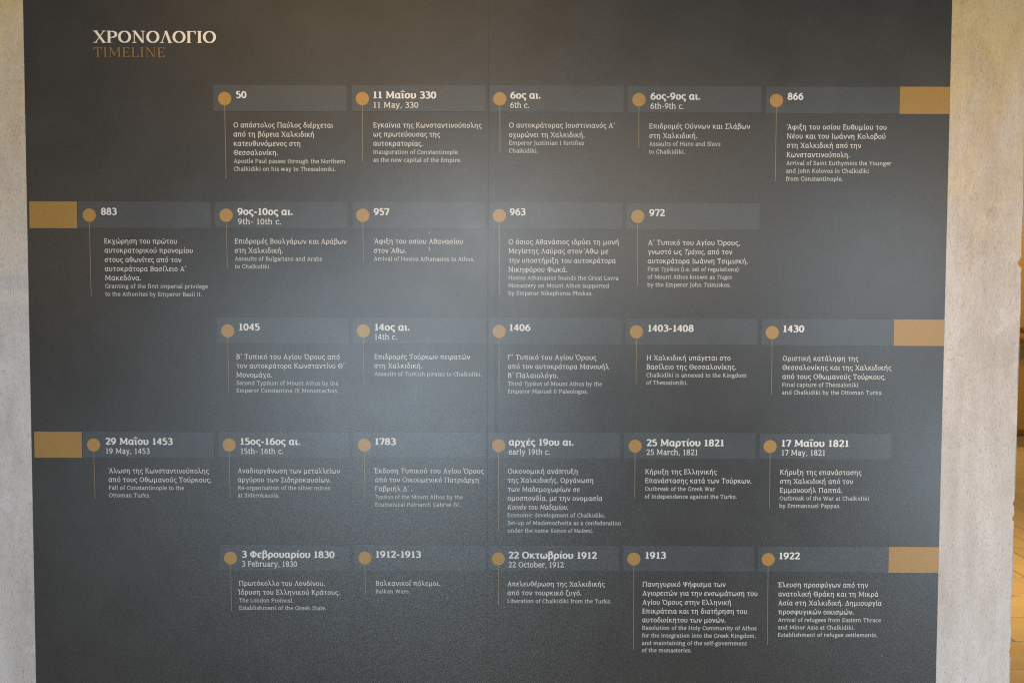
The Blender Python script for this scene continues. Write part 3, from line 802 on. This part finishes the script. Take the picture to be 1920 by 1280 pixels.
def text_obj(name, lines, style, size, mat, par, label, slope):
    V, Fc = [], []
    for t, xl, xr, yb in lines:
        a, b = at(xl, yb), at(xr, yb)
        r = set_line(t, style, a.x, b.x, a.z, size, V, Fc, YT, slope)
        ratios.setdefault(style + name, []).append(r)
    o = mesh_obj(name, V, Fc, mat, par)
    o['label'] = label
    return o

for (bar_px, dot, rule, bold, light, greek, eng) in E:
    x0, y0, x1, y1 = bar_px
    a, b = at(x0, y0), at(x1, y1)
    right = x0 > 914
    slope = 0.0
    if right:   # the right-hand sheet was hung a touch askew
        c = at(x1, y1 + 0.0)
        slope = (at(x1, y0).z - at(x0, y0).z) * 0.0
    o = quad('date_bar', a.x, b.x, b.z, a.z, YB, M_BAR, panel)
    o['label'] = 'grey date bar headed ' + bold[0]
    c = at(*dot)
    R_ = 12.35 * DIST / F_PX
    V = [(c.x, YD, c.z)] + [(c.x + R_ * math.cos(2 * math.pi * k / 40), YD, c.z + R_ * math.sin(2 * math.pi * k / 40)) for k in range(40)]
    Fc = [(0, 1 + k, 1 + (k + 1) % 40) for k in range(40)]
    mesh_obj('marker_dot', V, Fc, M_DOT, o)['label'] = 'orange dot beside ' + bold[0]
    e = at(*rule)
    w = 0.00075
    V = [(e.x - w, YD, e.z), (e.x + w, YD, e.z), (c.x + w, YD, c.z - R_ + 0.0004), (c.x - w, YD, c.z - R_ + 0.0004)]
    mesh_obj('marker_line', V, [(0, 1, 2, 3)], M_RULE, o)
    text_obj('date_lettering', [bold], 'bold', S_BOLD, M_WHITE, o, 'bold white date reading ' + bold[0], 0)
    if light:
        text_obj('date_lettering', [light], 'english', S_LIGHT, M_WHITE, o, 'light white date reading ' + light[0], 0)
    text_obj('greek_text', greek, 'greek', S_GREEK, M_WHITE, o, 'white Greek paragraph under ' + bold[0], 0)
    text_obj('english_text', eng, 'english', S_ENG, M_PALE, o, 'smaller grey English paragraph under ' + bold[0], 0)
for k, v in ratios.items():
    print('width ratio', k, round(sum(v) / len(v), 3), round(min(v), 3), round(max(v), 3))

# small marks on the film
def blot(px, py, rw, rh, mat, name, seed):
    c = at(px, py)
    r_ = random.Random(seed)
    q = DIST / F_PX
    V = [(c.x, YT - 0.0003, c.z)]
    for k in range(9):
        a = 2 * math.pi * k / 9
        j = r_.uniform(0.6, 1.2)
        V.append((c.x + rw * q * j * math.cos(a), YT - 0.0003, c.z + rh * q * j * math.sin(a)))
    return mesh_obj(name, V, [(0, 1 + k, 1 + (k + 1) % 9) for k in range(9)], mat, panel)
for i, (px, py, w_, h_) in enumerate(((856.5, 552.5, 1.6, 2.6), (840, 496.5, 1.7, 0.9), (837, 529, 1.2, 0.8), (668, 603, 1.5, 1.0), (699, 636, 1.2, 1.0), (1385, 388.5, 0.7, 1.6), (939.5, 496, 1.4, 0.6), (827, 531, 0.8, 0.8), (826, 541, 0.8, 0.9), (1240, 620, 0.8, 0.8), (913.5, 651, 1.0, 1.6))):
    blot(px, py, w_, h_, M_SCUFF, 'scuff_mark', i)
blot(805.3, 437, 0.5, 3.2, M_SCRATCH, 'scratch', 40)
blot(805.2, 465.8, 0.7, 5.2, M_SCRATCH, 'scratch', 41)
blot(1652.5, 1227.5, 1.0, 1.0, M_SCRATCH, 'scratch', 42)
